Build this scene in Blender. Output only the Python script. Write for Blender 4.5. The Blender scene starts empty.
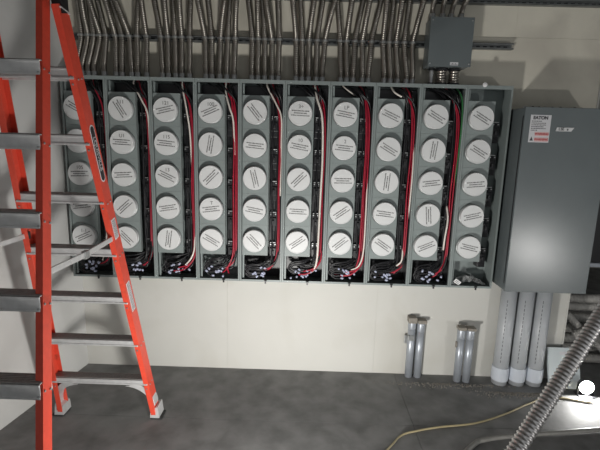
import bpy, bmesh, math, random
from mathutils import Vector, Matrix
random.seed(7)
scene = bpy.context.scene
COL = scene.collection

# ---------------------------------------------------------------- camera
cam_d = bpy.data.cameras.new('camera'); cam = bpy.data.objects.new('camera', cam_d); COL.objects.link(cam)
cam_d.sensor_width = 36.0; cam_d.lens = 440 / 600 * 36.0; cam_d.clip_start = 0.05
YAW, PIT, ROL = 0.01068336, -0.18630425, 0.02684811
def cam_rows(yaw, pit, rol):
    cy, sy, cp, sp, cr, sr = math.cos(yaw), math.sin(yaw), math.cos(pit), math.sin(pit), math.cos(rol), math.sin(rol)
    R0 = Matrix(((1, 0, 0), (0, 0, 1), (0, 1, 0)))
    Rz = Matrix(((cy, sy, 0), (-sy, cy, 0), (0, 0, 1)))
    Rp = Matrix(((1, 0, 0), (0, cp, -sp), (0, sp, cp)))
    Rr = Matrix(((cr, sr, 0), (-sr, cr, 0), (0, 0, 1)))
    return Rr @ Rp @ R0 @ Rz
R = cam_rows(YAW, PIT, ROL)
m = Matrix.Identity(4)
for i in range(3):
    m[i][0] = R[0][i]; m[i][1] = R[1][i]; m[i][2] = -R[2][i]
m[0][3], m[1][3], m[2][3] = 0.2171, -3.4467, 1.9064
cam.matrix_world = m
scene.camera = cam

# ---------------------------------------------------------------- light and exposure
scene.view_settings.view_transform = 'Standard'; scene.view_settings.look = 'None'
scene.view_settings.gamma = 1.0; scene.view_settings.use_curve_mapping = False
scene.view_settings.exposure = 0.0
world = bpy.data.worlds.new('world'); scene.world = world; world.use_nodes = True
bg = world.node_tree.nodes['Background']; bg.inputs[0].default_value = (0.95, 0.98, 1.0, 1); bg.inputs[1].default_value = 0.41
def area(name, loc, to, power, size, color=(1, 1, 1), spread=180):
    d = bpy.data.lights.new(name, 'AREA'); d.shape = 'DISK'; d.size = size; d.energy = power; d.color = color
    d.spread = math.radians(spread)
    o = bpy.data.objects.new(name, d); COL.objects.link(o); o.location = loc
    o.rotation_euler = (Vector(to) - Vector(loc)).to_track_quat('-Z', 'Y').to_euler()
    return o
area('floor_work_light', (0.10, -2.05, 0.16), (0.15, 0, 1.0), 46, 0.22, (1, 0.98, 0.94))
area('second_work_light', (3.95, -4.3, 0.25), (1.9, -0.3, 1.15), 13, 0.11, (1, 0.98, 0.95), 120)

# ---------------------------------------------------------------- materials
MATS = {}
def mat(name, col, rough=0.5, metal=0.0, var=0.08, scale=8.0, bump=0.0, bscale=60.0, emit=None, detail=6.0, stain=None, spec=0.5, alpha=None):
    if name in MATS: return MATS[name]
    mt = bpy.data.materials.new(name); mt.use_nodes = True; nt = mt.node_tree; N = nt.nodes; L = nt.links
    b = N['Principled BSDF']; b.inputs['Roughness'].default_value = rough; b.inputs['Metallic'].default_value = metal
    b.inputs['Specular IOR Level'].default_value = spec
    tc = N.new('ShaderNodeTexCoord')
    nz = N.new('ShaderNodeTexNoise'); nz.inputs['Scale'].default_value = scale; nz.inputs['Detail'].default_value = detail
    L.new(tc.outputs['Object'], nz.inputs['Vector'])
    rp = N.new('ShaderNodeValToRGB'); c = col
    rp.color_ramp.elements[0].position = 0.3; rp.color_ramp.elements[1].position = 0.7
    rp.color_ramp.elements[0].color = tuple(max(0, x * (1 - var)) for x in c) + (1,)
    rp.color_ramp.elements[1].color = tuple(min(1, x * (1 + var)) for x in c) + (1,)
    L.new(nz.outputs['Fac'], rp.inputs[0])
    out = rp.outputs[0]
    if stain:
        scol, sscale, lo, hi = stain
        n2 = N.new('ShaderNodeTexNoise'); n2.inputs['Scale'].default_value = sscale; n2.inputs['Detail'].default_value = 8; n2.inputs['Distortion'].default_value = 0.6
        L.new(tc.outputs['Object'], n2.inputs['Vector'])
        r2 = N.new('ShaderNodeValToRGB'); r2.color_ramp.elements[0].position = lo; r2.color_ramp.elements[1].position = hi
        L.new(n2.outputs['Fac'], r2.inputs[0])
        mx = N.new('ShaderNodeMix'); mx.data_type = 'RGBA'
        L.new(r2.outputs[0], mx.inputs[0]); L.new(out, mx.inputs[6]); mx.inputs[7].default_value = tuple(scol) + (1,)
        out = mx.outputs[2]
    L.new(out, b.inputs['Base Color'])
    if bump:
        n3 = N.new('ShaderNodeTexNoise'); n3.inputs['Scale'].default_value = bscale; n3.inputs['Detail'].default_value = 4
        L.new(tc.outputs['Object'], n3.inputs['Vector'])
        bp = N.new('ShaderNodeBump'); bp.inputs['Strength'].default_value = bump; bp.inputs['Distance'].default_value = 0.004
        L.new(n3.outputs['Fac'], bp.inputs['Height']); L.new(bp.outputs[0], b.inputs['Normal'])
    if emit:
        b.inputs['Emission Color'].default_value = tuple(emit[0]) + (1,); b.inputs['Emission Strength'].default_value = emit[1]
    if alpha is not None:
        b.inputs['Alpha'].default_value = alpha
    MATS[name] = mt
    return mt
GREY = mat('grey_enamel', (0.225, 0.26, 0.255), 0.45, 0, 0.05, 5, 0.03, 300)
BOXG = mat('dark_grey_enamel', (0.125, 0.145, 0.15), 0.26, 0, 0.06, 4, 0.04, 200)
DISC = mat('white_plastic_cover', (0.68, 0.69, 0.69), 0.42, 0, 0.02, 12)
RING = mat('pale_metal_ring', (0.50, 0.52, 0.52), 0.35, 0.3, 0.04, 12)
INKG = mat('grey_print', (0.085, 0.085, 0.085), 0.6, 0, 0.1)
INK = mat('black_print', (0.06, 0.06, 0.065), 0.6, 0, 0.1)
INKRED = mat('red_print', (0.45, 0.06, 0.06), 0.6, 0, 0.1)
BLACK = mat('black_plastic', (0.012, 0.012, 0.014), 0.4, 0, 0.2)
BWIRE = mat('black_wire_jacket', (0.010, 0.010, 0.012), 0.4, 0, 0.2)
RWIRE = mat('red_wire_jacket', (0.37, 0.012, 0.034), 0.4, 0, 0.12)
WWIRE = mat('white_wire_jacket', (0.75, 0.70, 0.64), 0.4, 0, 0.05)
GWIRE = mat('green_wire_jacket', (0.03, 0.16, 0.05), 0.4, 0, 0.1)
LUG = mat('pale_blue_connector', (0.42, 0.45, 0.58), 0.35, 0.0, 0.25, 60)
STEEL = mat('flexible_steel', (0.30, 0.28, 0.25), 0.30, 0.9, 0.15, 25)
SHINY = mat('shiny_steel_strip', (0.62, 0.60, 0.59), 0.36, 0.85, 0.08, 25)
GALV = mat('galvanised_steel', (0.42, 0.43, 0.43), 0.42, 0.8, 0.12, 40)
STRUT = mat('dull_strut_steel', (0.22, 0.23, 0.23), 0.5, 0.7, 0.15, 30)
ALU = mat('ladder_aluminium', (0.62, 0.62, 0.62), 0.45, 0.45, 0.08, 30)
TREAD = mat('shaded_tread_aluminium', (0.33, 0.31, 0.30), 0.6, 0.3, 0.15, 60)  # darker than the ladder aluminium: unlit tread tops put into the colour
ORANGE = mat('orange_fibreglass', (0.64, 0.066, 0.036), 0.42, 0, 0.06, 40, stain=((0.25, 0.05, 0.03), 9.0, 0.62, 0.8))
RUBBER = mat('black_rubber', (0.02, 0.02, 0.02), 0.7)
PVC = mat('grey_pvc_conduit', (0.44, 0.46, 0.48), 0.4, 0, 0.04, 12)
PVCL = mat('pale_pvc_coupling', (0.60, 0.64, 0.70), 0.4, 0, 0.04, 12)
EMT = mat('blue_grey_conduit', (0.40, 0.43, 0.47), 0.35, 0.35, 0.06, 20)
BROWNGREY = mat('brown_grey_matt', (0.24, 0.22, 0.19), 0.7, 0, 0.15, 60)  # brownish grey for the stub conduit tops and a strap tab
WALL = mat('painted_drywall', (0.57, 0.565, 0.53), 0.75, 0, 0.03, 2.0, 0.08, 90, stain=((0.51, 0.50, 0.455), 1.6, 0.5, 0.75))
WALLU = mat('bare_drywall', (0.64, 0.61, 0.52), 0.8, 0, 0.07, 3.0, 0.08, 90, stain=((0.52, 0.49, 0.42), 2.2, 0.48, 0.72))
WALLG = mat('grey_side_wall', (0.60, 0.60, 0.585), 0.75, 0, 0.05, 2.0, 0.08, 70, stain=((0.48, 0.48, 0.46), 1.4, 0.5, 0.8))
FLOOR = mat('dark_concrete', (0.20, 0.20, 0.198), 0.72, 0, 0.28, 6.0, 0.12, 45, detail=10, stain=((0.29, 0.29, 0.285), 3.2, 0.52, 0.8))
CEIL = mat('dark_ceiling', (0.16, 0.15, 0.14), 0.9)
CRUMB = mat('loose_concrete_grit', (0.26, 0.24, 0.21), 0.9, 0, 0.25, 60)
CORD = mat('tan_cord', (0.40, 0.34, 0.20), 0.5, 0, 0.1, 30)
GCABLE = mat('grey_cable', (0.22, 0.215, 0.20), 0.5, 0, 0.1, 30)
PLAST = mat('crumpled_clear_plastic', (0.45, 0.46, 0.46), 0.2, 0, 0.1, 30, alpha=0.55)
STICK = mat('white_sticker', (0.62, 0.62, 0.64), 0.5, 0, 0.03)
PINK = mat('pink_sticker_band', (0.66, 0.42, 0.42), 0.5, 0, 0.03)
GLOW = mat('glowing_lens', (1, 1, 1), 0.4, emit=((1, 0.99, 0.96), 420.0))
GLOWS = mat('small_glowing_disc', (1, 1, 1), 0.4, emit=((1, 0.99, 0.96), 14.0))
PILE = mat('grey_conduit_jacket', (0.36, 0.35, 0.33), 0.5, 0.0, 0.12, 20)
COVERM = mat('pale_grey_enamel', (0.58, 0.64, 0.66), 0.45, 0, 0.04, 10)
WHITE = mat('white_plastic', (0.8, 0.8, 0.8), 0.4)

# ---------------------------------------------------------------- mesh helpers
class MB:
    def __init__(s): s.v = []; s.f = []; s.sm = []
    def add(s, vs, fs, smooth=False):
        o = len(s.v); s.v += [tuple(v) for v in vs]; s.f += [tuple(i + o for i in f) for f in fs]; s.sm += [smooth] * len(fs)
        return s
    def box(s, a, b, bev=0.0, mtx=None):
        x0, y0, z0 = a; x1, y1, z1 = b
        vs = [(x0, y0, z0), (x1, y0, z0), (x1, y1, z0), (x0, y1, z0), (x0, y0, z1), (x1, y0, z1), (x1, y1, z1), (x0, y1, z1)]
        fs = [(3, 2, 1, 0), (4, 5, 6, 7), (0, 1, 5, 4), (1, 2, 6, 5), (2, 3, 7, 6), (3, 0, 4, 7)]
        if bev > 0:
            bm = bmesh.new(); vv = [bm.verts.new(v) for v in vs]
            for f in fs: bm.faces.new([vv[i] for i in f])
            bmesh.ops.bevel(bm, geom=bm.edges[:], offset=bev, segments=2, affect='EDGES', profile=0.5)
            bm.verts.index_update()
            vs = [tuple(v.co) for v in bm.verts]; fs = [tuple(v.index for v in f.verts) for f in bm.faces]; bm.free()
        if mtx is not None: vs = [tuple(mtx @ Vector(v)) for v in vs]
        return s.add(vs, fs)
    def prism(s, pts, d0, d1, axis=1):
        n = len(pts); vs = []
        for d in (d0, d1):
            for (u, w) in pts:
                vs.append((u, d, w) if axis == 1 else ((d, u, w) if axis == 0 else (u, w, d)))
        fs = [tuple(range(n - 1, -1, -1)), tuple(range(n, 2 * n))] + [(i, (i + 1) % n, n + (i + 1) % n, n + i) for i in range(n)]
        return s.add(vs, fs)
    def tube(s, pts, rad, seg=8, smooth=True, caps=True):
        pts = [Vector(p) for p in pts]; n = len(pts)
        rs = rad if isinstance(rad, (list, tuple)) else [rad] * n
        t0 = (pts[1] - pts[0]).normalized()
        u = t0.orthogonal().normalized(); vs = []; fs = []
        prev = t0
        for i in range(n):
            t = (pts[min(i + 1, n - 1)] - pts[max(i - 1, 0)])
            t = t.normalized() if t.length > 1e-9 else prev
            u = (u - t * u.dot(t)).normalized(); w = t.cross(u); prev = t
            for k in range(seg):
                a = 2 * math.pi * k / seg
                vs.append(pts[i] + (u * math.cos(a) + w * math.sin(a)) * rs[i])
        for i in range(n - 1):
            for k in range(seg):
                k2 = (k + 1) % seg
                fs.append((i * seg + k, i * seg + k2, (i + 1) * seg + k2, (i + 1) * seg + k))
        s.add(vs, fs, smooth)
        if caps:
            o = len(s.v) - len(vs)
            s.f.append(tuple(o + k for k in range(seg - 1, -1, -1))); s.sm.append(False)
            s.f.append(tuple(o + (n - 1) * seg + k for k in range(seg))); s.sm.append(False)
        return s
    def lathe(s, prof, seg=32, mtx=None, smooth=False):
        # prof: list of (r, h); axis = local z
        vs = []; fs = []; n = len(prof)
        for (r, h) in prof:
            for k in range(seg):
                a = 2 * math.pi * k / seg; vs.append(Vector((r * math.cos(a), r * math.sin(a), h)))
        for i in range(n - 1):
            for k in range(seg):
                k2 = (k + 1) % seg; fs.append((i * seg + k, i * seg + k2, (i + 1) * seg + k2, (i + 1) * seg + k))
        fs.append(tuple(range(seg - 1, -1, -1))); fs.append(tuple((n - 1) * seg + k for k in range(seg)))
        if mtx is not None: vs = [mtx @ v for v in vs]
        return s.add(vs, fs, smooth)
    def mesh(s, name, m):
        me = bpy.data.meshes.new(name); me.from_pydata(s.v, [], s.f); me.polygons.foreach_set('use_smooth', s.sm)
        me.materials.append(m); me.update(); return me
    def build(s, name, m, parent=None, loc=None):
        return put(name, s.mesh(name, m), parent, loc)
def put(name, me, parent=None, loc=None, rot=None):
    o = bpy.data.objects.new(name, me); COL.objects.link(o)
    if parent is not None: o.parent = parent
    if loc is not None: o.location = loc
    if rot is not None: o.rotation_euler = rot
    return o
def thing(name, label, cat, loc=(0, 0, 0), group=None, rot=(0, 0, 0)):
    o = bpy.data.objects.new(name, None); COL.objects.link(o); o.location = loc; o.rotation_euler = rot
    o.empty_display_size = 0.1
    o['label'] = label; o['category'] = cat
    if group: o['group'] = group
    return o
def tag(o, label, cat, group=None):
    o['label'] = label; o['category'] = cat
    if group: o['group'] = group
    return o
def struct(o): o['kind'] = 'structure'; return o
def spline(pts, n=8):
    P = [Vector(p) for p in pts]; P = [P[0] * 2 - P[1]] + P + [P[-1] * 2 - P[-2]]; out = []
    for i in range(1, len(P) - 2):
        a, b, c, d = P[i - 1], P[i], P[i + 1], P[i + 2]
        for k in range(n):
            t = k / n
            out.append(0.5 * ((2 * b) + (c - a) * t + (2 * a - 5 * b + 4 * c - d) * t * t + (3 * b - a - 3 * c + d) * t ** 3))
    out.append(P[-2]); return out
def resample(pts, step):
    P = [Vector(p) for p in pts]; L = [0]
    for i in range(1, len(P)): L.append(L[-1] + (P[i] - P[i - 1]).length)
    n = max(2, int(L[-1] / step)); out = []; j = 0
    for k in range(n + 1):
        d = L[-1] * k / n
        while j < len(P) - 2 and L[j + 1] < d: j += 1
        t = (d - L[j]) / max(1e-9, L[j + 1] - L[j]); out.append(P[j].lerp(P[j + 1], min(1, max(0, t))))
    return out
def ribbed(pts, r, pitch, depth, seg=8):
    """corrugated tube: rings alternate between crest and groove"""
    P = resample(pts, pitch / 4); rs = [r - depth * (0, 0.15, 1.0, 0.85)[i % 4] for i in range(len(P))]
    return MB().tube(P, rs, seg, smooth=True)
def text_mesh(s, size, m, name, extrude=0.0006, align='CENTER', bold=0.0):
    cu = bpy.data.curves.new(name, 'FONT'); cu.body = s; cu.size = size; cu.extrude = extrude; cu.align_x = align; cu.align_y = 'CENTER'; cu.offset = bold
    o = bpy.data.objects.new(name, cu); COL.objects.link(o)
    dg = bpy.context.evaluated_depsgraph_get(); me = bpy.data.meshes.new_from_object(o.evaluated_get(dg))
    bpy.data.objects.remove(o); bpy.data.curves.remove(cu)
    me.name = name; me.materials.clear(); me.materials.append(m); return me
ORD = ['first', 'second', 'third', 'fourth', 'fifth', 'sixth', 'seventh', 'eighth', 'ninth', 'tenth']

# ================================================================ setting
XL, XR, CZ = -1.595, 2.395, 3.3
# back wall: core plus drywall sheets
wb = struct(MB().box((XL - 0.1, 0.016, -0.02), (XR - 0.012, 0.14, CZ)).build('wall_back', WALL))
def sheet(a, b, m): MB().box(a, b, 0.0006).build('drywall_sheet', m, wb)
for (x0, x1) in ((XL - 0.06, -0.40), (-0.40, 0.83), (0.83, XR - 0.012)):
    sheet((x0, 0, 0), (x1 - 0.0006, 0.016, 1.349), WALL)
for (x0, x1) in ((XL - 0.06, 0.22), (0.22, XR - 0.012)):
    sheet((x0, 0, 1.35), (x1 - 0.0006, 0.016, 2.699), WALLU)
for (x0, x1) in ((XL - 0.06, -0.9), (-0.9, 0.55), (0.55, 1.72), (1.72, XR - 0.012)):
    sheet((x0, 0, 2.70), (x1 - 0.0006, 0.016, CZ), WALLU)
MB().box((XR - 0.012, -0.004, 0), (XR, 0.144, CZ), 0.002).build('corner_bead', WALL, wb)
# left wall, leaving the corner at a slight angle
ang = math.atan2(0.142, 0.891)
wl = struct(MB().box((-0.12, -5.6, -0.02), (0, 0.16, CZ)).build('wall_left', WALLG)); wl.location = (XL, 0, 0); wl.rotation_euler = (0, 0, -ang)
# floor: slabs with saw cut joints
fl = struct(MB().box((-3.2, -6, -0.12), (6.5, 5, -0.02)).build('floor', FLOOR))
for (x0, x1) in ((-3.2, 1.01), (1.01, 6.5)):
    for (y0, y1) in ((-6, -0.70), (-0.70, 5)):
        MB().box((x0 + 0.0015, y0 + 0.0015, -0.02), (x1 - 0.0015, y1 - 0.0015, 0), 0.0012).build('concrete_slab', FLOOR, fl)
struct(MB().box((-3.2, -6, CZ), (6.5, 5, CZ + 0.15)).build('shading_ceiling', CEIL))  # unseen, added to block overhead world light and darken the upper wall
struct(MB().box((1.6, 3.6, 0), (6.5, 3.75, CZ)).build('wall_far', WALL))
struct(MB().box((5.4, -0.4, 0), (5.55, 3.6, CZ)).build('wall_right', WALL))

# ================================================================ meter stacks
MX0, MP, ZB, ZT, YF = -1.5745, 0.325, 0.832, 2.337, -0.170   # first left edge, pitch, bottom, top, front of enclosure
ROWZ = [1.634 + 0.238 * (2 - j) for j in range(5)]
DCX = 0.112           # cover centre from the module's left edge
# shared meshes -------------------------------------------------
def enclosure_mesh():
    b = MB(); W = MP - 0.0016; t = 0.0025
    b.box((0, -0.012, ZB), (W, -0.009, ZT))                                   # back sheet
    b.box((0, YF, ZB), (t, -0.009, ZT)); b.box((W - t, YF, ZB), (W, -0.009, ZT))
    b.box((0, YF, ZT - t), (W, -0.009, ZT)); b.box((0, YF, ZB), (W, -0.009, ZB + t))
    lip = 0.0125                                                              # folded front lips
    b.box((0, YF - 0.002, ZB), (lip, YF + 0.001, ZT), 0.0006); b.box((W - lip, YF - 0.002, ZB), (W, YF + 0.001, ZT), 0.0006)
    b.box((lip, YF - 0.002, ZT - 0.026), (W - lip, YF + 0.001, ZT), 0.0006); b.box((lip, YF - 0.002, ZB), (W - lip, YF + 0.001, ZB + 0.016), 0.0006)
    b.box((lip - 0.0025, YF, ZB), (lip, YF + 0.018, ZT)); b.box((W - lip, YF, ZB), (W - lip + 0.0025, YF + 0.018, ZT))
    return b.mesh('enclosure', GREY)
ENC = enclosure_mesh()
RAIL = MB().box((0.017, -0.150, ZB + 0.018), (0.0195, -0.012, ZT - 0.028)).box((0.017, -0.150, ZB + 0.018), (0.031, -0.147, ZT - 0.028), 0.0006).mesh('mounting_rail', GREY)
PX0, PX1 = 0.0165, 0.212
def plate_mesh():
    b = MB(); h = 0.1185; r = 0.0915; y0, y1 = -0.160, -0.128
    cx = DCX; seg = 32; ring = []; outer = []
    for k in range(seg):
        a = 2 * math.pi * k / seg + math.pi / seg; c, s_ = math.cos(a), math.sin(a)
        ring.append((cx + r * c, s_ * r))
        # project the ray on the rectangle
        tx = ((PX1 if c > 0 else PX0) - cx) / c if abs(c) > 1e-6 else 1e9
        tz = (h if s_ > 0 else -h) / s_ if abs(s_) > 1e-6 else 1e9
        t = min(tx, tz); outer.append((cx + t * c, t * s_))
    # exact corners
    for (qx, qz) in ((PX0, -h), (PX1, -h), (PX1, h), (PX0, h)):
        i = min(range(seg), key=lambda k: (outer[k][0] - qx) ** 2 + (outer[k][1] - qz) ** 2); outer[i] = (qx, qz)
    vs = [(x, y0, z) for x, z in outer] + [(x, y0, z) for x, z in ring] + [(x, y1, z) for x, z in ring] + [(x, y1, z) for x, z in outer]
    fs = []
    for k in range(seg):
        k2 = (k + 1) % seg
        fs += [(k2, k, seg + k, seg + k2), (seg + k2, seg + k, 2 * seg + k, 2 * seg + k2), (k, k2, 3 * seg + k2, 3 * seg + k)]
    return b.add(vs, fs).mesh('front_plate', GREY)
PLATE = plate_mesh()
FACE = Matrix.Rotation(math.pi / 2, 4, 'X')     # local +z of a lathe -> world -y
RINGM = MB().lathe([(0.0845, -0.022), (0.0890, -0.020), (0.0890, 0.010), (0.0885, 0.014), (0.0868, 0.0150), (0.0868, 0.002)], 40, FACE).mesh('socket_ring', RING)
COVER = MB().lathe([(0.0855, 0.0), (0.0862, 0.0355), (0.0845, 0.0392), (0.081, 0.0405), (0.0795, 0.0392)], 40, FACE).mesh('meter_cover', DISC)
def print_mesh(seed):
    rnd = random.Random(seed); b = MB()
    for li, (w, z) in enumerate(((0.122, 0.016), (0.090, 0.0), (0.128, -0.016))):
        x = -w / 2
        while x < w / 2:
            l = rnd.uniform(0.004, 0.0095)
            b.box((x, -0.0006, z - 0.0036), (min(x + l, w / 2 + 0.003), 0.0002, z + 0.0036 * rnd.uniform(0.5, 1)))
            x += l + (0.003 if rnd.random() < 0.3 else 0.0018)
    return b.mesh('printed_text', INKG)
PRINTS = [print_mesh(s) for s in range(4)]
HAND = {}
def hand(s):
    if s not in HAND: HAND[s] = text_mesh(s, 0.036, INKG, 'handwritten_number')
    return HAND[s]
def breaker_mesh():
    b = MB(); b.box((-0.030, 0, -0.075), (0.030, 0.075, 0.075), 0.003); b.box((-0.024, -0.014, -0.032), (0.024, 0.002, 0.032), 0.003)
    b.box((-0.008, -0.030, -0.012), (0.008, -0.012, 0.014), 0.002)
    b.box((-0.027, -0.006, 0.044), (-0.008, 0.004, 0.072), 0.002); b.box((0.008, -0.006, 0.044), (0.027, 0.004, 0.072), 0.002)
    return b.mesh('circuit_breaker', BLACK)
BREAK = breaker_mesh()
TERM = MB().tube([(-0.017, -0.011, 0.060), (-0.017, -0.004, 0.060)], 0.0052, 8).tube([(0.017, -0.011, 0.060), (0.017, -0.004, 0.060)], 0.0052, 8).box((-0.022, -0.0085, 0.072), (0.022, -0.004, 0.078), 0.001).mesh('terminal_screws', GALV)
BUSC = MB().box((0.214, -0.085, 1.03), (0.312, -0.014, 2.30), 0.004).box((0.024, -0.060, 2.20), (0.214, -0.014, 2.305), 0.004).mesh('bus_cover', BLACK)
BINDARK = MB().box((0.004, -0.020, ZB + 0.004), (0.318, -0.0125, 1.03)).box((0.3155, -0.15, ZB + 0.02), (0.318, -0.02, 1.03)).mesh('dark_bin_backing', BLACK)  # black sheets added to darken the open bottom of a stack
CAP = MB().lathe([(0.0035, -0.011), (0.007, -0.010), (0.0088, 0.005), (0.007, 0.010), (0.0035, 0.012)], 8, None, True).mesh('wire_connector', LUG)
LATCH = MB().box((-0.006, -0.012, -0.012), (0.006, 0.0, 0.014), 0.002).box((-0.011, -0.006, 0.006), (0.011, 0.0, 0.014), 0.0015).mesh('latch_tab', BLACK)
ROT = [[-30, 0, 2, 8, 25], [-58, -2, 4, 42, -45], [14, -5, -25, 10, 82], [24, 80, 45, 8, -30], [-50, -5, -76, -10, -46],
       [-2, -10, 45, -2, 36], [-10, -5, 1, 36, 40], [-24, -30, 86, -6, -34], [-30, 84, 8, -84, 24], [-30, -30, 6, 14, -12]]
NUM = {(0, 4): '1-1', (1, 0): '111', (1, 1): 'U1', (1, 2): '', (2, 0): '121', (2, 1): '115', (2, 2): '13', (3, 0): '100', (5, 0): '3+', (5, 1): '10', (6, 0): 'LP', (6, 1): '2', (3, 3): 'T', (0, 2): '105'}
WIRE_TXT = ['half hidden by the orange ladder rail', 'white wire at its top, behind the ladder', 'tan wire at its top', 'white wire beside red wires', 'white wire crossing to red wires',
            'long white wire running its whole height', 'red wires curling at the bottom', 'dark red wires, short white wire', 'green wire beside dark red wires', 'no coloured wires, plastic in its bottom']
GAP = 0.222
# wires per stack: (material, part name, x at top, x at 2.15, x mid, x low, end (x,z))
def wires_for(i):
    r = random.Random(100 + i); W = []
    def w(kind, pts, rad): W.append((kind, pts, rad))
    xr = 0.302
    nred = [1, 2, 2, 3, 2, 2, 3, 2, 2, 0][i]
    for k in range(nred):
        x0 = r.uniform(0.19, 0.225); xm = xr - 0.012 * k - r.uniform(0, 0.004); y = -0.148 + 0.011 * (k % 2) + r.uniform(-0.004, 0.004)
        far = i in (2, 5, 6) or k == 0
        end = (r.uniform(0.07, 0.13), -0.125, r.uniform(0.88, 0.93)) if far else (r.uniform(0.17, 0.24), -0.125, r.uniform(0.87, 0.95))
        w('red_wire', [(x0, -0.07, 2.322), (x0 + 0.03, -0.12, 2.26), (xm - 0.012, y, 2.12), (xm, y, 1.86), (xm - r.uniform(0, .01), y, 1.55), (xm + r.uniform(-.006, .0), y, 1.22), (xm - 0.012, y, 1.03), (xm - 0.06, -0.145, 0.945 - 0.012 * k), end], 0.0058)
    if i in (1, 4): w('white_wire', [(0.185, -0.10, 2.322), (0.20, -0.14, 2.28), (0.262, -0.163, 2.17), (0.30, -0.165, 2.08), (0.303, -0.15, 1.9), (0.300, -0.13, 1.5)], 0.0062)
    if i == 2: w('white_wire', [(0.215, -0.10, 2.322), (0.228, -0.14, 2.27), (0.262, -0.163, 2.10), (0.278, -0.15, 1.95), (0.28, -0.12, 1.7)], 0.0062); w('white_wire', [(0.296, -0.13, 1.3), (0.298, -0.158, 1.09), (0.27, -0.163, 1.0), (0.225, -0.16, 0.945)], 0.0062)
    if i == 3: w('white_wire', [(0.21, -0.09, 2.322), (0.218, -0.14, 2.24), (0.248, -0.164, 2.14), (0.275, -0.16, 2.04), (0.28, -0.14, 1.8)], 0.0066)
    if i == 5: w('white_wire', [(0.212, -0.10, 2.322), (0.23, -0.15, 2.22), (0.272, -0.167, 2.08), (0.284, -0.168, 1.8), (0.279, -0.168, 1.5), (0.274, -0.168, 1.18), (0.268, -0.165, 1.02), (0.24, -0.16, 0.93), (0.15, -0.15, 0.885)], 0.0078)
    if i == 6: w('white_wire', [(0.30, -0.145, 1.7), (0.301, -0.16, 1.4), (0.298, -0.16, 1.1), (0.268, -0.16, 0.98), (0.21, -0.15, 0.94)], 0.0062); w('white_wire', [(0.09, -0.08, 2.322), (0.12, -0.12, 2.29), (0.17, -0.13, 2.255), (0.21, -0.1, 2.24)], 0.005)
    if i == 7: w('white_wire', [(0.12, -0.08, 2.322), (0.14, -0.14, 2.275), (0.19, -0.15, 2.245)], 0.0066); w('white_wire', [(0.306, -0.12, 1.95), (0.305, -0.158, 1.78), (0.302, -0.158, 1.5), (0.303, -0.13, 1.35)], 0.006); w('white_wire', [(0.28, -0.13, 1.12), (0.27, -0.158, 1.03), (0.235, -0.15, 0.985)], 0.0066)
    if i == 8: w('green_wire', [(0.27, -0.09, 2.322), (0.295, -0.15, 2.25), (0.306, -0.165, 2.1), (0.306, -0.16, 1.85), (0.30, -0.14, 1.6)], 0.006); w('white_wire', [(0.262, -0.13, 1.46), (0.268, -0.165, 1.36), (0.258, -0.166, 1.22), (0.262, -0.14, 1.12)], 0.0066)
    if i == 0: w('white_wire', [(0.26, -0.12, 1.2), (0.255, -0.158, 1.05), (0.225, -0.15, 0.96)], 0.005)
    if i in (2, 5, 6):
        w('red_wire', [(0.300, -0.135, 1.12), (0.298, -0.155, 1.02), (0.262, -0.162, 0.955), (0.20, -0.162, 0.905), (0.13, -0.15, 0.893)], 0.0066)
        w('red_wire', [(0.292, -0.13, 1.06), (0.285, -0.155, 0.99), (0.24, -0.162, 0.945), (0.17, -0.158, 0.922)], 0.0062)
    nb = 9 if i < 9 else 0
    for k in range(nb):
        x0 = r.uniform(0.06, 0.27); xm = r.uniform(GAP + 0.012, 0.304); y = r.uniform(-0.125, -0.08)
        if k == 0: xm = 0.304; y = -0.13
        w('black_wire', [(x0, -0.06, 2.322), ((x0 + xm) / 2, y - 0.03, 2.262), (xm, y, 2.13), (xm + r.uniform(-.008, .004), y, 1.7), (xm + r.uniform(-.01, .003), y, 1.25), (min(xm, 0.285), y - 0.02, 1.02), (r.uniform(0.18, 0.25), -0.14, r.uniform(0.91, 0.97)), (r.uniform(0.05, 0.14), -0.13, r.uniform(0.885, 0.99))], 0.0066)
    for k in range(6 if i < 9 else 0):                                 # loops in the open bottom
        zc = r.uniform(0.88, 0.97); xa = r.uniform(0.035, 0.075)
        w('black_wire', [(r.uniform(.2, .28), -0.10, 1.04), (0.17, -0.15, zc + 0.05), (xa + 0.03, -0.155, zc + 0.035), (xa, -0.15, zc), (xa + 0.04, -0.15, zc - 0.028), (r.uniform(0.11, 0.2), -0.15, zc - 0.02)], 0.0055)
    return W
WM = {'red_wire': RWIRE, 'white_wire': WWIRE, 'green_wire': GWIRE, 'black_wire': BWIRE}
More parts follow.
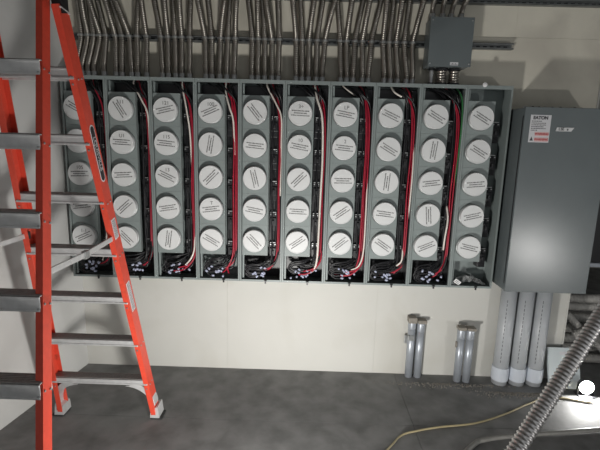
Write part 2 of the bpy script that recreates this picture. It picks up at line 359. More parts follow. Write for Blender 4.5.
for i in range(10):
    lab = '%s meter stack from the left, %s' % (ORD[i], WIRE_TXT[i])
    st = thing('meter_stack', lab, 'meter stack', (MX0 + MP * i, 0, 0), 'grey meter stacks in a row on the wall')
    put('enclosure', ENC, st); put('mounting_rail', RAIL, st)
    rr = random.Random(i)
    for j in range(5):
        put('front_plate', PLATE, st, (0, 0, ROWZ[j]))
        cv = put('meter_cover', COVER, st, (DCX, -0.160, ROWZ[j]), (0, 0, 0))
        put('socket_ring', RINGM, cv)
        ro = -math.radians(ROT[i][j])
        t = put('printed_text', PRINTS[rr.randrange(4)], cv, (0, -0.0398, 0), (0, ro, 0))
        s = NUM.get((i, j), '')
        if s: put('handwritten_number', hand(s), cv, (0.006, -0.0395, 0.045), (math.pi / 2, 0, 0))
        bk = put('circuit_breaker', BREAK, st, (0.249, -0.105, ROWZ[j] - 0.10))
        put('terminal_screws', TERM, bk)
    if i < 9: put('bus_cover', BUSC, st)
    if i not in (3, 9): put('dark_bin_backing', BINDARK, st)
    for (kind, pts, rad) in wires_for(i):
        MB().tube(spline(pts, 6), rad, 7).build(kind, WM[kind], st)
    if i < 9:
        for k in range(12):
            put('wire_connector', CAP, st, (rr.uniform(0.06, 0.27) if k > 7 else rr.uniform(0.10, 0.20), -0.158 + rr.uniform(-0.004, 0.004), rr.uniform(0.865, 0.955)), (rr.uniform(0.6, 2.5), rr.uniform(-1, 1), rr.uniform(0, 6)))
    put('latch_tab', LATCH, st, (0.20, YF - 0.002, ZB))

# ---------------------------------------------------------------- crumpled plastic, tag, plug in and on the last stack
sx = MX0 + MP * 9
b = MB(); nx, ny = 16, 8; rr = random.Random(3); vs = []; fs = []
for a in range(nx + 1):
    for c in range(ny + 1):
        u, v = a / nx, c / ny
        vs.append((sx + 0.03 + 0.26 * u, -0.155 + 0.12 * v, 0.842 + 0.055 * math.sin(math.pi * min(1, max(0, u))) * math.sin(math.pi * (0.15 + 0.8 * v)) + rr.uniform(0, 0.022)))
for a in range(nx):
    for c in range(ny): fs.append((a * (ny + 1) + c, (a + 1) * (ny + 1) + c, (a + 1) * (ny + 1) + c + 1, a * (ny + 1) + c + 1))
o = b.add(vs, fs).build('plastic_sheet', PLAST)
md = o.modifiers.new('thickness', 'SOLIDIFY'); md.thickness = 0.0008
tag(o, 'crumpled clear plastic sheet lying in the open bottom of the rightmost meter stack', 'plastic sheet')
b = MB(); tm = Matrix.Translation((sx + 0.060, -0.164, 0.875)) @ Matrix.Rotation(0.6, 4, 'Y') @ Matrix.Rotation(0.25, 4, 'X')
b.box((-0.026, 0, -0.016), (0.026, 0.001, 0.016), 0, tm); 
t = thing('paper_tag', 'small white folded paper tag beside the plastic at bottom of rightmost meter stack', 'paper tag', (0, 0, 0))
b.build('paper', WHITE, t)
b = MB()
for k in (-1, 1): b.box((-0.022, -0.0006, 0.006 * k - 0.002), (0.018, 0.0, 0.006 * k + 0.002), 0, tm)
b.build('printed_bars', INK, t)
o = MB().lathe([(0.004, -0.02), (0.006, 0.0), (0.016, 0.001), (0.017, 0.005), (0.013, 0.0075), (0.005, 0.0105)], 16, Matrix.Translation((1.467, YF - 0.004, ZT + 0.003)) @ FACE).build('plastic_plug', WHITE)
tag(o, 'round white plastic plug on the top edge of the rightmost meter stack', 'plug')

# ================================================================ strut channels
def strut(x0, x1, z, label, clamps):
    t = thing('strut_channel', label, 'strut', ((x0 + x1) / 2, 0, z), 'steel strut channels across the wall')
    ox = (x0 + x1) / 2; b = MB(); h = 0.021
    b.box((x0 - ox, -0.003, -h), (x1 - ox, -0.0005, h)); b.box((x0 - ox, -0.042, -h), (x1 - ox, -0.0005, -h + 0.003)); b.box((x0 - ox, -0.042, h - 0.003), (x1 - ox, -0.0005, h))
    b.box((x0 - ox, -0.042, -h), (x1 - ox, -0.039, -h + 0.010), 0.0008); b.box((x0 - ox, -0.042, h - 0.010), (x1 - ox, -0.039, h), 0.0008)
    b.build('channel', STRUT, t)
    n = int((x1 - x0) / 0.05); b = MB()
    for k in range(n): b.box((x0 - ox + 0.01 + k * 0.05, -0.0036, -0.006), (x0 - ox + 0.038 + k * 0.05, -0.003, 0.006))
    b.build('slots', BLACK, t)['kind'] = 'stuff'
    return t, ox
# ================================================================ flexible conduits above the stacks
# (x on the wall at z=2.9, x at the strut z=2.63, x at the stack top z=2.35)
PXC = [(76.8, 80.5, 82), (83.9, 88, 78.5), (88, 93.2, 90.8), (90.5, 98.3, 93.8), (96.4, 105.3, 105.3), (106.6, 115, 118), (110, 121.6, 122.5), (116, 129, 134.6), (139, 137, 136.8),
       (143.5, 146.4, 147.7), (154.2, 160.8, 164.5), (166.4, 168, 168.5), (173.3, 175.3, 177), (181.3, 182, 182.8), (191.2, 190, 190.6), (199, 205.5, 207),
       (208.4, 212, 212.7), (227, 221, 220.5), (230.8, 228.4, 227.6), (238.2, 235.8, 234.9), (248.9, 252.8, 253.2), (258.8, 258.8, 257.8), (262.5, 265.3, 265.3), (266.8, 272.4, 272.8),
       (278.4, 279.7, 278.4), (293.3, 296.7, 296.7), (300.8, 302.6, 301.7), (314.8, 309.6, 308.6), (323.2, 317.6, 316.6), (335.3, 325.4, 321.9), (337.5, 340.5, 340.5),
       (351.6, 347, 346.2), (363.3, 355.3, 352.7), (369, 362.8, 362), (381, 371.7, 367.6), (385.7, 383.3, 383.3), (393.5, 389.4, 389.4), (400.6, 396.5, 396.5), (409, 404.4, 405.7), (421.5, 413, 410.9)]
def xw(px, z):      # wall x of a picture column near the conduits, at y = -0.07
    k = {2.9: (0.007142, -2.0081), 2.63: (0.007255, -2.0352), 2.35: (0.007374, -2.0632)}[z]
    return k[0] * px + k[1]
clamps = []; percol = {}
CR = 0.0215
def spread(v, gap, n=60):            # conduits side by side may not share the same place
    v = list(v)
    for _ in range(60):
        for k in range(len(v) - 1):
            d = gap - (v[k + 1] - v[k])
            if d > 0: v[k] -= d / 2; v[k + 1] += d / 2
    return v
XS = spread([xw(p[1], 2.63) for p in PXC], 2 * CR + 0.0015)
XB = spread([max(MX0 + 0.045, xw(p[2], 2.35)) for p in sorted(PXC, key=lambda p: p[1])], 2 * CR + 0.0015)
for q, px in enumerate(PXC):
    col = max(0, min(9, int((XB[q] - MX0) / MP))); percol.setdefault(col, []).append((xw(px[0], 2.9), XS[q], XB[q], q))
last = -9
FIT = MB().lathe([(0.0225, 0.0), (0.0232, 0.001), (0.0232, 0.008), (0.0215, 0.0075), (0.0215, 0.030), (0.0232, 0.031), (0.0232, 0.038), (0.0205, 0.040)], 10).mesh('conduit_fitting', GALV)
for col in sorted(percol):
    lst = percol[col]; n = len(lst)
    for q, px in enumerate(lst):
        xt, xs, xb, gi = px
        dy = -0.048 * (gi % 2)
        above = xt + (xt - xs) * 0.95
        pts = spline([(above, -0.075 + dy, CZ), (xt + (above - xt) * 0.45, -0.075 + dy, 3.08), (xt, -0.074 + dy, 2.9), (xs + (xt - xs) * 0.42, -0.072 + dy * 0.55, 2.76), (xs, -0.0645, 2.63), (xs + (xb - xs) * 0.42, -0.070, 2.53), (xb, -0.080, 2.42), (xb, -0.080, ZT + 0.03)], 8)
        NW = ['zero', 'one', 'two', 'three', 'four', 'five', 'six', 'seven']
        wh = 'the only' if n == 1 else ORD[q] + ' from left of the ' + NW[n]
        t = thing('flexible_conduit', '%s flexible steel conduit%s above the %s meter stack' % (wh, '' if n == 1 else 's', ORD[col]), 'conduit', (xb, -0.08, ZT), 'flexible steel conduits above the meter stacks')
        off = Vector((xb, -0.08, ZT))
        ribbed([p - off for p in pts], CR, 0.014, 0.0030, 9).build('corrugated_sleeve', STEEL, t)
        put('conduit_fitting', FIT, t, (0, 0, 0.0006))
        clamps.append(xs)
t, ox = strut(-1.57, 1.70, 2.63, 'lower steel strut channel strapping the flexible conduits just above the stacks', clamps)
for xs in clamps:
    b = MB(); pr = []
    for k in range(9):
        a = math.pi * k / 8; pr.append((xs - ox - math.cos(a) * (CR + 0.003), -0.0645 - math.sin(a) * (CR + 0.003)))
    path = [(pr[0][0] - 0.001, -0.043)] + pr + [(pr[-1][0] + 0.001, -0.043)]
    vs = []; fs = []
    for (x, y) in path:
        cx, cy = xs - ox, -0.0645; dx, dyy = x - cx, y - cy
        for (zz, k) in ((-0.007, 1), (0.007, 1), (0.007, 0.86), (-0.007, 0.86)): vs.append((cx + dx * (1 if k == 1 else 0.9), cy + dyy * (1 if k == 1 else 0.9), zz))
    for k in range(len(path) - 1):
        for e in range(4): fs.append((k * 4 + e, k * 4 + (e + 1) % 4, k * 4 + 4 + (e + 1) % 4, k * 4 + 4 + e))
    b.add(vs, fs); b.box((xs - ox - 0.007, -0.09, -0.004), (xs - ox + 0.007, -0.082, 0.004), 0.001)
    b.build('conduit_clamp', GALV, t)
strut(-1.57, 2.38, 2.935, 'upper steel strut channel at the very top of the picture', [])
# grey trough along the top right
t = thing('wire_trough', 'grey metal wire trough along the top right above the bare wall', 'trough', (1.95, 0, 2.985))
MB().box((-0.62, -0.14, 0.0), (0.44, -0.044, 0.16), 0.003).build('trough_body', GREY, t)
MB().box((-0.625, -0.146, -0.004), (0.445, -0.141, 0.05), 0.001).build('trough_lid', GREY, t)
b = MB()
for k in range(26): b.box((-0.60 + k * 0.04, -0.1465, -0.016), (-0.582 + k * 0.04, -0.142, -0.003), 0.001)
o = b.build('edge_clips', STRUT, t); o['kind'] = 'stuff'

# ================================================================ junction box above the stacks
jx0, jx1, jz0, jz1, jy = 1.045, 1.345, 2.452, 2.778, -0.20
jb = thing('junction_box', 'square dark grey junction box above the meter stacks with white label', 'junction box', ((jx0 + jx1) / 2, 0, jz0))
jo = Vector(((jx0 + jx1) / 2, 0, jz0))
MB().box((jx0 - jo.x + 0.004, jy + 0.006, 0.004), (jx1 - jo.x - 0.004, -0.044, jz1 - jz0 - 0.004), 0.003).build('box_body', BOXG, jb)
MB().box((jx0 - jo.x, jy, 0), (jx1 - jo.x, jy + 0.005, jz1 - jz0), 0.0015).build('box_lid', BOXG, jb)
st_ = MB().box((0.005, jy - 0.0008, 0.010), (0.062, jy - 0.0001, 0.030)).build('label_sticker', STICK, jb)
b = MB()
for k in range(5): b.box((0.010 + 0.010 * k, jy - 0.0012, 0.014), (0.016 + 0.010 * k, jy - 0.0007, 0.020 + 0.003 * (k % 2)))
b.build('label_print', INK, st_)
for (sx_, sz_) in ((-0.135, 0.02), (0.135, 0.02), (-0.135, 0.305), (0.135, 0.305)):
    MB().lathe([(0.005, 0), (0.005, 0.003), (0.003, 0.004)], 8, Matrix.Translation((sx_, jy, sz_)) @ FACE).build('lid_screw', GALV, jb)
for q, (x, r) in enumerate(((1.098, 0.016), (1.170, 0.038), (1.262, 0.038), (1.32, 0.016))):
    if q == 3: continue
    P = resample([(x, -0.11, ZT + 0.001), (x, -0.11, jz0 - 0.001)], 0.02)
    lab = ['thin steel conduit under the junction box, leftmost of three', 'thick ribbed conduit under the junction box, middle of three', 'thick ribbed conduit under the junction box, rightmost of three'][q]
    t = thing('short_conduit', lab, 'conduit', (x, -0.11, ZT + 0.001), 'short conduits under the junction box')
    off = Vector((x, -0.11, ZT + 0.001))
    (ribbed([p - off for p in P], r, 0.018, 0.006, 14) if q else MB().tube([p - off for p in P], r, 10)).build('conduit_sleeve', STEEL if q else GALV, t)
    MB().lathe([(r + 0.006, 0), (r + 0.006, 0.012), (r + 0.002, 0.014)], 14).build('lower_fitting', BLACK, t)
    MB().lathe([(r + 0.002, jz0 - ZT - 0.016), (r + 0.006, jz0 - ZT - 0.013), (r + 0.006, jz0 - ZT - 0.002)], 14).build('upper_fitting', BLACK, t)
for q, (x, xt) in enumerate(((1.075, 1.075), (1.145, 1.15), (1.205, 1.24), (1.275, 1.32))):
    t = thing('flexible_conduit', '%s from left of four flexible conduits entering the top of the junction box' % ORD[q], 'conduit', (x, -0.11, jz1 + 0.001), 'flexible conduits into the junction box')
    pts = spline([(x, -0.11, jz1 + 0.03), (x + (xt - x) * 0.3, -0.11, 2.87), (xt, -0.17, 2.99), (xt + (xt - x) * 0.4, -0.18, CZ)], 8); off = Vector((x, -0.11, jz1 + 0.001))
    ribbed([p - off for p in pts], 0.019, 0.011, 0.003, 8).build('corrugated_sleeve', STEEL, t)
    put('conduit_fitting', FIT, t, (0, 0, 0))

# ================================================================ big switch box on the right
bx0, bx1, bz0, bz1, by = 1.704, 2.300, 0.862, 2.185, -0.325
sb = thing('switch_box', 'large grey steel switch box right of the meter stacks', 'electrical box', ((bx0 + bx1) / 2, 0, bz0))
so = Vector(((bx0 + bx1) / 2, 0, bz0)); H = bz1 - bz0; hw = (bx1 - bx0) / 2
MB().box((-hw + 0.003, by + 0.022, 0.004), (hw - 0.003, -0.001, H - 0.004), 0.003).build('box_body', BOXG, sb)
dr = MB().box((-hw, by, 0), (hw, by + 0.021, H), 0.003).build('door', BOXG, sb)
MB().box((-hw - 0.001, by + 0.024, 0.06), (-hw + 0.003, by + 0.030, H - 0.06)).build('door_seam', BLACK, sb)
hg = MB()
for k in range(9):
    x = -0.28 + 0.05 * k + random.uniform(-.008, .008)
    MB().lathe([(0.009, 0), (0.010, 0.004), (0.008, 0.011), (0.004, 0.013)], 8, Matrix.Translation((x, by + 0.05 + random.uniform(0, .03), H - 0.0045))).build('top_bolt', GALV if k % 3 == 0 else BLACK, sb)
# warning sticker
sk = MB().box((-0.258, by - 0.001, 1.085), (-0.118, by - 0.0002, 1.270)).build('warning_sticker', STICK, sb)
def onface(me, name, x, z, y, parent): return put(name, me, parent, (x, y, z), (math.pi / 2, 0, 0))
onface(text_mesh('EATON', 0.030, INK, 'brand_print', bold=0.0016), 'brand_print', -0.190, 1.250, by - 0.0014, sb)
b = MB(); rr = random.Random(5)
for z, w in ((1.228, 0.07), (1.215, 0.09), (1.203, 0.10), (1.191, 0.085), (1.179, 0.095), (1.167, 0.04)):
    x = -0.248
    while x < -0.248 + w:
        l = rr.uniform(0.004, 0.01); b.box((x, by - 0.0015, z - 0.003), (x + l, by - 0.0009, z + 0.003)); x += l + 0.003
b.build('fine_print', INK, sb)
for z in (1.142, 1.105):
    MB().box((-0.218, by - 0.0014, z - 0.014), (-0.124, by - 0.0009, z + 0.014)).build('pink_band', PINK, sb)
    onface(text_mesh('WARNING', 0.020, INKRED, 'warning_print', bold=0.0006), 'warning_print', -0.171, z, by - 0.0018, sb)
MB().prism([(-0.250, 1.096), (-0.226, 1.096), (-0.238, 1.124)], by - 0.0015, by - 0.001).build('warning_triangle', INK, sb)
bdg = MB().prism([(-0.080, 1.164), (0.028, 1.164), (0.046, 1.190), (-0.072, 1.190)], by - 0.004, by - 0.0002).build('silver_badge', ALU, sb)
onface(text_mesh('LSE', 0.026, INK, 'badge_print', bold=0.0006), 'badge_print', -0.042, 1.178, by - 0.0045, bdg)
MB().box((-0.004, by - 0.0046, 1.170), (0.006, by - 0.0039, 1.182)).build('badge_dot', INK, bdg)

# ================================================================ grey pipes under the box
for q, x in enumerate((1.856, 1.995, 2.134)):
    t = thing('riser_pipe', '%s of three thick grey plastic riser pipes under the switch box' % ('leftmost', 'middle one', 'rightmost')[q], 'pipe', (x, -0.090, 0), 'grey riser pipes under the switch box')
    MB().lathe([(0.0595, 0.0), (0.0595, bz0 - 0.0006)], 28, None, True).build('pipe', PVC, t)
    MB().lathe([(0.0597, 0.035), (0.065, 0.036), (0.0665, 0.040), (0.0665, 0.145), (0.065, 0.149), (0.0597, 0.150)], 28, None, False).build('coupling', PVCL, t)
    b = MB()
    for k in range(16): b.box((-0.0005, -0.0600, 0.20 + k * 0.034), (0.0035, -0.0594, 0.20 + k * 0.034 + 0.022), 0, Matrix.Rotation(-0.55, 4, 'Z'))
    b.build('printed_text', INK, t)
# two pairs of stub conduits
def stub(x, y, h, lab, top):
    t = thing('stub_conduit', lab, 'conduit', (x, y, 0), 'short conduits rising from the floor')
    MB().lathe([(0.0305, 0.0), (0.0305, h - 0.03)], 18, None, True).build('pipe', EMT, t)
    MB().lathe([(0.0312, h - 0.075), (0.0322, h - 0.07), (0.0322, h - 0.012), (0.031, h - 0.006), (0.029, h)], 18, None, True).build('taped_end', top, t)
    return t
t1 = stub(1.122, -0.036, 0.50, 'blue grey stub conduit with strap, leftmost of four by the wall', EMT)
b = MB(); b.lathe([(0.0312, 0.33), (0.034, 0.332), (0.034, 0.378), (0.0312, 0.38)], 18); b.box((-0.056, -0.008, 0.295), (-0.033, 0.012, 0.365), 0.003); b.box((-0.036, -0.040, 0.336), (0.016, -0.031, 0.376), 0.003)
b.build('pipe_strap', GALV, t1)
MB().box((-0.036, -0.036, 0.480), (0.034, 0.032, 0.530), 0.006).build('end_cap', BROWNGREY, t1)
t2 = stub(1.196, -0.036, 0.480, 'blue grey stub conduit, second from left of four by the wall', EMT)
MB().box((-0.033, -0.036, 0.478), (0.040, 0.032, 0.508), 0.006).build('end_cap', BROWNGREY, t2)
t3 = stub(1.512, -0.085, 0.455, 'blue grey stub conduit, third from left of four by the wall', EMT)
MB().box((-0.034, -0.034, 0.452), (0.032, 0.036, 0.480), 0.006).build('end_cap', BROWNGREY, t3)
MB().box((-0.040, -0.018, 0.30), (-0.029, 0.006, 0.350), 0.003).build('strap_tab', BROWNGREY, t3)
t4 = stub(1.584, -0.090, 0.455, 'blue grey stub conduit, rightmost of four by the wall', EMT)
MB().box((-0.035, -0.034, 0.452), (0.036, 0.036, 0.476), 0.006).build('end_cap', BROWNGREY, t4)
# loose grit around the pipe bases (a scatter nobody could count)
b = MB(); rr = random.Random(9)
for k in range(1000):
    if k < 620: x, y = rr.gauss(2.01, 0.17), -0.235 - abs(rr.gauss(0, 0.035))
    else: x, y = rr.gauss(1.4, 0.25), -0.135 - abs(rr.gauss(0, 0.03))
    if x > 2.2 or y < -0.33: continue
    s = rr.uniform(0.002, 0.0075); vs = [(x + s, y, 0), (x, y + s, 0), (x - s, y, 0), (x, y - s, 0), (x + rr.uniform(-s, s) * .3, y, s * 0.9)]
    b.add(vs, [(0, 1, 4), (1, 2, 4), (2, 3, 4), (3, 0, 4), (3, 2, 1, 0)])
o = b.build('concrete_grit', CRUMB); o['kind'] = 'stuff'; tag(o, 'loose concrete grit scattered on the floor at the pipe bases', 'grit')

# ================================================================ metal cover leaning on the wall's end
t = thing('metal_cover', 'pale blue grey metal cover leaning on the wall right of the riser pipes', 'metal cover', (2.36, -0.165, 0)); t.rotation_euler = (math.radians(-19), 0, 0)
MB().box((-0.125, -0.002, 0.004), (0.125, 0.002, 0.325), 0.001).build('cover_panel', COVERM, t)
MB().box((-0.127, -0.001, 0.322), (0.127, 0.020, 0.328), 0.001).box((-0.127, -0.001, 0.002), (-0.123, 0.020, 0.326), 0.001).box((0.123, -0.001, 0.002), (0.127, 0.020, 0.326), 0.001).build('folded_edge', COVERM, t)
MB().box((-0.03, -0.0035, 0.27), (0.05, -0.0019, 0.295), 0.0005).build('paper_label', STICK, t)

# ================================================================ step ladder
lad = thing('step_ladder', 'orange fibreglass double sided step ladder with aluminium steps standing at left', 'ladder', (-1.11, -1.35, 0))
LO = Vector((-1.11, -1.35, 0)); ST = 0.3143
def rail_pt(side, half, k):
    # half 0 = far, 1 = near
    x = (-0.768 - 0.0192 * k) if side > 0 else (-1.45 + 0.0195 * k)
    y = (-0.677 - 0.078 * k) if half == 0 else (-2.20 + 0.107 * k)
    if half == 1: x = (-0.660 - 0.0383 * k) if side > 0 else (-1.55 + 0.033 * k)
    return Vector((x, y, ST * k))
KT = (7.95, 8.12)
def rail(side, half):
    a, c = rail_pt(side, half, 0.07), rail_pt(side, half, KT[half]); d = (c - a).normalized()
    out = -1 if half == 0 else 1
    f = Vector((0, 1, 0)); f = (f - d * f.dot(d)).normalized()        # depth direction, towards the wall
    s = d.cross(f); s = s if s.x > 0 else -s
    s = s * side                                                       # outward
    W, FL, T = (0.084, 0.032, 0.005) if half == 0 else (0.056, 0.030, 0.005)
    sec = [(0, -W / 2), (0, W / 2), (-FL, W / 2), (-FL, W / 2 - T), (-T, W / 2 - T), (-T, -W / 2 + T), (-FL, -W / 2 + T), (-FL, -W / 2)]
    vs = [p + s * u + f * w - LO for p in (a, c) for (u, w) in sec]; n = len(sec)
    fs = [(i, (i + 1) % n, n + (i + 1) % n, n + i) for i in range(n)] + [tuple(range(n - 1, -1, -1)), tuple(range(n, 2 * n))]
    o = MB().add(vs, fs).build('rail', ORANGE, lad)
    # rivets at each step
    b = MB()
    for k in range(1, 8):
        p = rail_pt(side, half, k) - LO
        for e in (-0.018, 0.018):
            q = p + f * (-W / 2) - s * 0.018 + d * (e - 0.022)
            b.tube([q, q - f * 0.004], 0.0048, 8)
            q = p + f * e + d * (-0.02)
            b.tube([q, q + s * 0.004], 0.0048, 8)
    b.build('rivets', GALV, o)['kind'] = 'stuff'
    # shoe
    foot = rail_pt(side, half, 0) - LO; b = MB()
    fx = foot.x; sgn = side
    pts = [(fx - sgn * 0.042, -foot.z), (fx + sgn * 0.022, -foot.z), (fx + sgn * 0.012, 0.095), (fx - sgn * 0.036, 0.075)]
    pts = [(u, max(0.012, w)) for u, w in pts]
    if sgn < 0: pts = pts[::-1]
    b.prism(pts, foot.y - 0.052, foot.y + 0.048); so_ = b.build('shoe', ALU, o)
    MB().box((fx - 0.040, foot.y - 0.05, 0), (fx + 0.040, foot.y + 0.046, 0.013), 0.003).build('shoe_pad', RUBBER, o)
    if half == 0 and side < 0:
        MB().lathe([(0.016, 0), (0.016, 0.001)], 12, Matrix.Translation((fx + 0.012, foot.y - 0.0525, 0.058)) @ FACE).build('red_mark', INKRED, o)
    return o, d, f, s
rails = {}
for side in (1, -1):
    for half in (0, 1): rails[(side, half)] = rail(side, half)
for half in (0, 1):
    for k in range(1, 8):
        l, r_ = rail_pt(-1, half, k) - LO, rail_pt(1, half, k) - LO
        hl = 0.034 + 0.003 * k if half == 0 else 0.064                                # lip height
        x0, x1, y, z = l.x + 0.006, r_.x - 0.006, (l.y + r_.y) / 2, l.z + (hl / 2 if half == 0 else 0.024)
        b = MB(); D = 0.040
        b.box((x0, y - D, z - 0.004), (x1, y + D, z), 0.0008)
        b.box((x0, y - D, z - hl + 0.004), (x1, y - D + 0.003, z), 0.0008); b.box((x0, y + D - 0.003, z - hl + 0.004), (x1, y + D, z), 0.0008)
        b.box((x0, y - D - 0.004, z - hl), (x1, y - D + 0.004, z - hl + 0.010), 0.0015); b.box((x0, y + D - 0.004, z - hl), (x1, y + D + 0.004, z - hl + 0.010), 0.0015)
        b.box((x0, y - D - 0.004, z - 0.012), (x1, y - D + 0.002, z - 0.002), 0.0015)
        o = b.build('step', ALU, lad)
        b = MB()
        for g in range(6): yy = y - 0.034 + g * 0.0125; b.box((x0 + 0.004, yy, z), (x1 - 0.004, yy + 0.007, z + 0.003))
        b.build('tread_ribs', TREAD, o)
    # arched brace under the lowest step
    l, r_ = rail_pt(-1, half, 1) - LO, rail_pt(1, half, 1) - LO; lf, rf = rail_pt(-1, half, 0) - LO, rail_pt(1, half, 0) - LO
    for (sx_, top, ft) in ((1, l, lf), (-1, r_, rf)):
        vs = []; fs = []; n = 10; y0 = (top.y + ft.y) / 2
        for e in range(n + 1):
            a = e / n * math.pi / 2
            ix, iz = ft.x + sx_ * 0.014 + sx_ * 0.165 * (1 - math.cos(a)), 0.085 + 0.188 * math.sin(a)
            ox_, oz = ft.x + sx_ * (0.002 + 0.14 * (1 - math.cos(a)) * 0.8), 0.11 + 0.178 * math.sin(a)
            yy = ft.y + (top.y - ft.y) * (iz / ST)
            for dy in (-0.034, 0.034):
                vs += [(ix, yy + dy, iz), (ox_, yy + dy, oz + 0.004)]
        for e in range(n):
            p, q = e * 4, e * 4 + 4
            for (a_, b_) in ((0, 1), (1, 3), (3, 2), (2, 0)): fs.append((p + a_, p + b_, q + b_, q + a_))
        fs += [(0, 2, 3, 1), (n * 4, n * 4 + 1, n * 4 + 3, n * 4 + 2)]
        MB().add(vs, fs).build('knee_brace', ALU, lad)
# spreader bars, one each side
for side in (1, -1):
    a, c = rail_pt(side, 0, 4.28) - LO, rail_pt(side, 1, 4.3) - LO
    off = Vector((-0.012 * side, 0, 0)); mid = (a + c) / 2 + Vector((0, 0, -0.010))
    for (p, q) in ((a, mid), (mid, c)):
        p2, q2 = p + off, q + off; dd = (q2 - p2); L = dd.length
        mx = Matrix.Translation(p2) @ dd.to_track_quat('X', 'Z').to_matrix().to_4x4()
        MB().box((0, -0.004, -0.014), (L, 0.004, 0.014), 0.0015, mx).build('spreader_bar', ALU, lad)
    MB().box((mid.x + off.x - 0.012, mid.y - 0.02, mid.z - 0.02), (mid.x + off.x + 0.012, mid.y + 0.02, mid.z + 0.02), 0.003).build('spreader_hinge', GALV, lad)
    MB().box((a.x + off.x - 0.014, a.y - 0.03, a.z - 0.022), (a.x + off.x + 0.010, a.y + 0.0, a.z + 0.022), 0.003).build('spreader_bracket', BLACK, lad)
# hinge brackets above the far rails and the top cap
for side in (1, -1):
    o, d, f, sv = rails[(side, 0)]; a, c = rail_pt(side, 0, KT[0] - 0.12) - LO, rail_pt(side, 0, 8.12) - LO
    vs = [p + sv * u + f * w for p, w0, w1 in ((a, -0.030, 0.030), (c, -0.012, 0.060)) for (u, w) in ((-0.038, w0), (0.006, w0), (0.006, w1), (-0.038, w1))]
    MB().add(vs, [(3, 2, 1, 0), (4, 5, 6, 7)] + [(e, (e + 1) % 4, 4 + (e + 1) % 4, 4 + e) for e in range(4)]).build('hinge_bracket', BLACK, lad)
    vs = [a + sv * u + f * w + d * (0.0 if w > 0 else 0.03) + d * t for t in (-0.006, 0.0) for (u, w) in ((-0.040, -0.034), (0.008, -0.034), (0.008, 0.042), (-0.040, 0.042))]
    MB().add(vs, [(3, 2, 1, 0), (4, 5, 6, 7)] + [(e, (e + 1) % 4, 4 + (e + 1) % 4, 4 + e) for e in range(4)]).build('rail_end_trim', ALU, lad)
tl, tr = rail_pt(-1, 0, 8.12) - LO, rail_pt(1, 0, 8.12) - LO; tn, tm2 = rail_pt(1, 1, 8.12) - LO, rail_pt(-1, 1, 8.12) - LO
MB().box((min(tl.x, tm2.x) - 0.03, tn.y - 0.06, tl.z - 0.012), (max(tr.x, tn.x) + 0.03, tl.y + 0.07, tl.z + 0.09), 0.012).build('top_cap', BLACK, lad)
# long black brand label on the far right rail
o, d, f, s = rails[(1, 0)]
def rail_matrix(k):
    p = rail_pt(1, 0, k) - LO
    mx = Matrix.Identity(4); X = -d; Y = f.copy(); Z = s
    if X.cross(Y).dot(Z) < 0: Y = -Y
    for i in range(3): mx[i][0], mx[i][1], mx[i][2], mx[i][3] = X[i], Y[i], Z[i], p[i]
    return mx
mx = rail_matrix(5.78)
def rounded(L, h):
    pts = []
    for (cx, a0) in ((L / 2 - h, -90), (-L / 2 + h, 90)):
        for k in range(7): a = math.radians(a0 + 30 * k); pts.append((cx + h * math.cos(a), h * math.sin(a)))
    return pts
for (L, h, z0, z1, nm, m_) in ((0.305, 0.025, 0.0, 0.0012, 'label_border', STICK), (0.290, 0.019, 0.0012, 0.002, 'label_plate', BLACK)):
    pts = rounded(L, h); n = len(pts); vs = [mx @ Vector((u, w, z)) for z in (z0, z1) for u, w in pts]
    MB().add(vs, [tuple(range(n - 1, -1, -1)), tuple(range(n, 2 * n))] + [(i, (i + 1) % n, n + (i + 1) % n, n + i) for i in range(n)]).build(nm, m_, o)
me = text_mesh('LOUISVILLE', 0.036, ALU, 'label_print', bold=0.0006); me.transform(mx @ Matrix.Translation((0, 0, 0.0025))); put('label_print', me, o)
for kk, L in ((4.45, 0.12), (3.05, 0.20)):
    mx = rail_matrix(kk); st_ = MB().box((-L / 2, -0.024, 0), (L / 2, 0.024, 0.0012), 0, mx).build('instruction_label', STICK, o)
    b = MB(); rr = random.Random(int(kk * 10))
    for g in range(6):
        x = -L / 2 + 0.008
        while x < L / 2 - 0.012:
            l = rr.uniform(0.004, 0.011); b.box((x, -0.019 + g * 0.007, 0.0012), (x + l, -0.016 + g * 0.007, 0.0016), 0, mx); x += l + 0.003
    b.build('label_print', INK, st_)

# ================================================================ cords, cables and the big flexible conduit
def cord(name, pts, r, m_, lab, cat, seg=8):
    o = MB().tube(spline(pts, 10), r, seg).build(name, m_); return tag(o, lab, cat)
cord('extension_cord', [(0.45, -1.35, 0.0075), (0.788, -0.956, 0.0075), (0.90, -0.82, 0.0075), (1.02, -0.765, 0.0075), (1.188, -0.716, 0.0075), (1.45, -0.66, 0.0075), (1.71, -0.541, 0.0075), (1.95, -0.40, 0.0075), (2.173, -0.30, 0.0075), (2.46, -0.36, 0.0075)], 0.0068, CORD, 'thin tan extension cord winding across the concrete floor', 'cord')
cord('grey_cable', [(0.9, -1.35, 0.017), (1.316, -0.93, 0.017), (1.45, -0.845, 0.017), (1.70, -0.79, 0.017), (2.0, -0.745, 0.017), (2.291, -0.70, 0.017), (2.9, -0.62, 0.017)], 0.016, GCABLE, 'thick grey cable lying on the floor under the large flexible conduit', 'cable', 10)
P = spline([(0.336, -2.397, 0.045), (0.633, -2.23, 0.397), (1.004, -2.022, 0.833), (1.190, -1.918, 1.051), (1.375, -1.814, 1.269), (1.746, -1.606, 1.705), (2.45, -1.25, 2.55), (2.7, -1.15, CZ)], 16)
o = ribbed(P, 0.0305, 0.0165, 0.0042, 20).build('flexible_conduit', SHINY)
tag(o, 'large shiny ribbed flexible conduit slanting across the lower right corner in front', 'conduit')

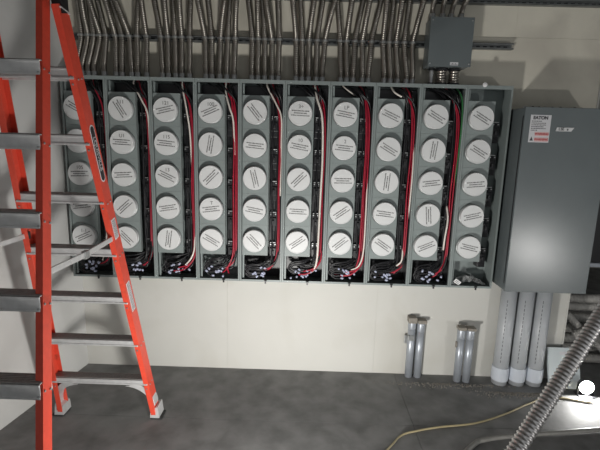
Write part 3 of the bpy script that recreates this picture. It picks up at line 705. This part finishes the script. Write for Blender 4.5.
# pile of grey conduits beyond the wall's end
rr = random.Random(21); NAMES = ['lowest front', 'lowest middle', 'lowest rear', 'second layer front', 'second layer rear', 'third layer front', 'third layer rear', 'fourth layer front', 'fourth layer rear', 'fifth layer front', 'fifth layer rear', 'topmost']
rows = [(0.30, 0.045), (0.42, 0.045), (0.54, 0.045), (0.345, 0.135), (0.475, 0.135), (0.32, 0.225), (0.44, 0.225), (0.34, 0.315), (0.46, 0.315), (0.36, 0.405), (0.47, 0.405), (0.42, 0.495)]
for q, (y, z) in enumerate(rows):
    pts = [(2.47 + rr.uniform(0, .06), y + 0.012, z), (2.75, y + rr.uniform(-.012, .012), z + rr.uniform(0, .004)), (3.1, y + rr.uniform(-.012, .012), z + rr.uniform(0, .004)), (3.5, y, z), (4.1, y + 0.01, z)]
    o = ribbed(spline(pts, 8), 0.043, 0.026, 0.004, 12).build('stacked_conduit', PILE)
    tag(o, '%s grey flexible conduit in the pile beyond the wall\'s right end' % NAMES[q], 'conduit', 'grey flexible conduits piled beyond the wall')
o = ribbed(spline([(2.56, 0.40, 0.585), (2.68, 0.37, 0.588), (2.80, 0.34, 0.600), (2.95, 0.36, 0.60), (3.2, 0.44, 0.588), (3.7, 0.50, 0.586)], 8), 0.040, 0.026, 0.004, 12).build('stacked_conduit', PILE)
tag(o, 'bent grey flexible conduit lying loose on top of the pile beyond the wall', 'conduit', 'grey flexible conduits piled beyond the wall')
for q, (pts, lb) in enumerate((([(2.52, 0.215, 0.50), (2.62, 0.20, 0.40), (2.78, 0.20, 0.25), (3.0, 0.20, 0.10), (3.3, 0.20, 0.035), (3.8, 0.2, 0.035)], 'loose grey conduit slanting down the front of the pile beyond the wall'),
                            ([(2.55, 0.125, 0.34), (2.70, 0.12, 0.40), (2.86, 0.12, 0.36), (3.05, 0.12, 0.20), (3.35, 0.12, 0.06), (3.9, 0.12, 0.035)], 'loose grey conduit arching over the front of the pile beyond the wall'))):
    o = ribbed(spline(pts, 8), 0.032, 0.024, 0.0035, 12).build('loose_conduit', PILE); tag(o, lb, 'conduit')
t = thing('dark_filler', 'made-up dark block with pale blue lower edge behind the pile at right edge', 'dark block', (3.45, 1.05, 0))  # invented block standing in for the dark area beyond the wall's end
MB().box((-0.75, -0.2, 0.80), (0.75, 0.25, 2.2), 0.006).build('filler_body', BLACK, t)
MB().box((-0.76, -0.225, 0.76), (0.76, 0.26, 0.80), 0.004).build('lower_ledge', PVCL, t)
for x in (-0.7, 0.7):
    for y in (-0.16, 0.2): MB().box((x - 0.025, y - 0.025, 0), (x + 0.025, y + 0.025, 0.76), 0.002).build('leg', STRUT, t)
# ================================================================ work lamp and small glowing spot
def lamp(name, loc, to, r, m_, lab):
    t = thing(name, lab, 'lamp', loc)
    d = (Vector(to) - Vector(loc) - Vector((0, 0, r + 0.015))).normalized()
    q = d.to_track_quat('Z', 'Y').to_matrix().to_4x4(); mx = Matrix.Translation((0, 0, r + 0.02)) @ q
    MB().lathe([(r * 0.55, -0.06), (r * 0.8, -0.05), (r * 1.08, -0.008), (r * 1.1, 0.012), (r * 1.02, 0.014), (r * 1.0, 0.004)], 24, mx).build('housing', BLACK, t)
    MB().lathe([(r * 0.98, 0.005), (r * 0.9, 0.012), (r * 0.5, 0.018), (r * 0.1, 0.02)], 24, mx, True).build('lens', m_, t)
    b = MB(); b.box((-r * 1.25, -0.05, 0), (r * 1.25, 0.05, 0.008), 0.002)
    for e in (-1, 1): b.box((e * r * 1.2 - 0.004, -0.012, 0), (e * r * 1.2 + 0.004, 0.012, r + 0.03), 0.001)
    b.build('stand', BLACK, t)
    return t
lamp('work_lamp', (2.47, -0.24, 0), (2.2, -2.0, 0.15), 0.052, GLOW, 'round bright work lamp on the floor at the lower right')
small = lamp('work_lamp', (2.61, 0.40, 0.632), (1.0, -3.2, 1.9), 0.016, GLOWS, 'tiny glowing spot set on top of the conduit pile beyond the wall')  # small glowing disc for the bright spot on the pile
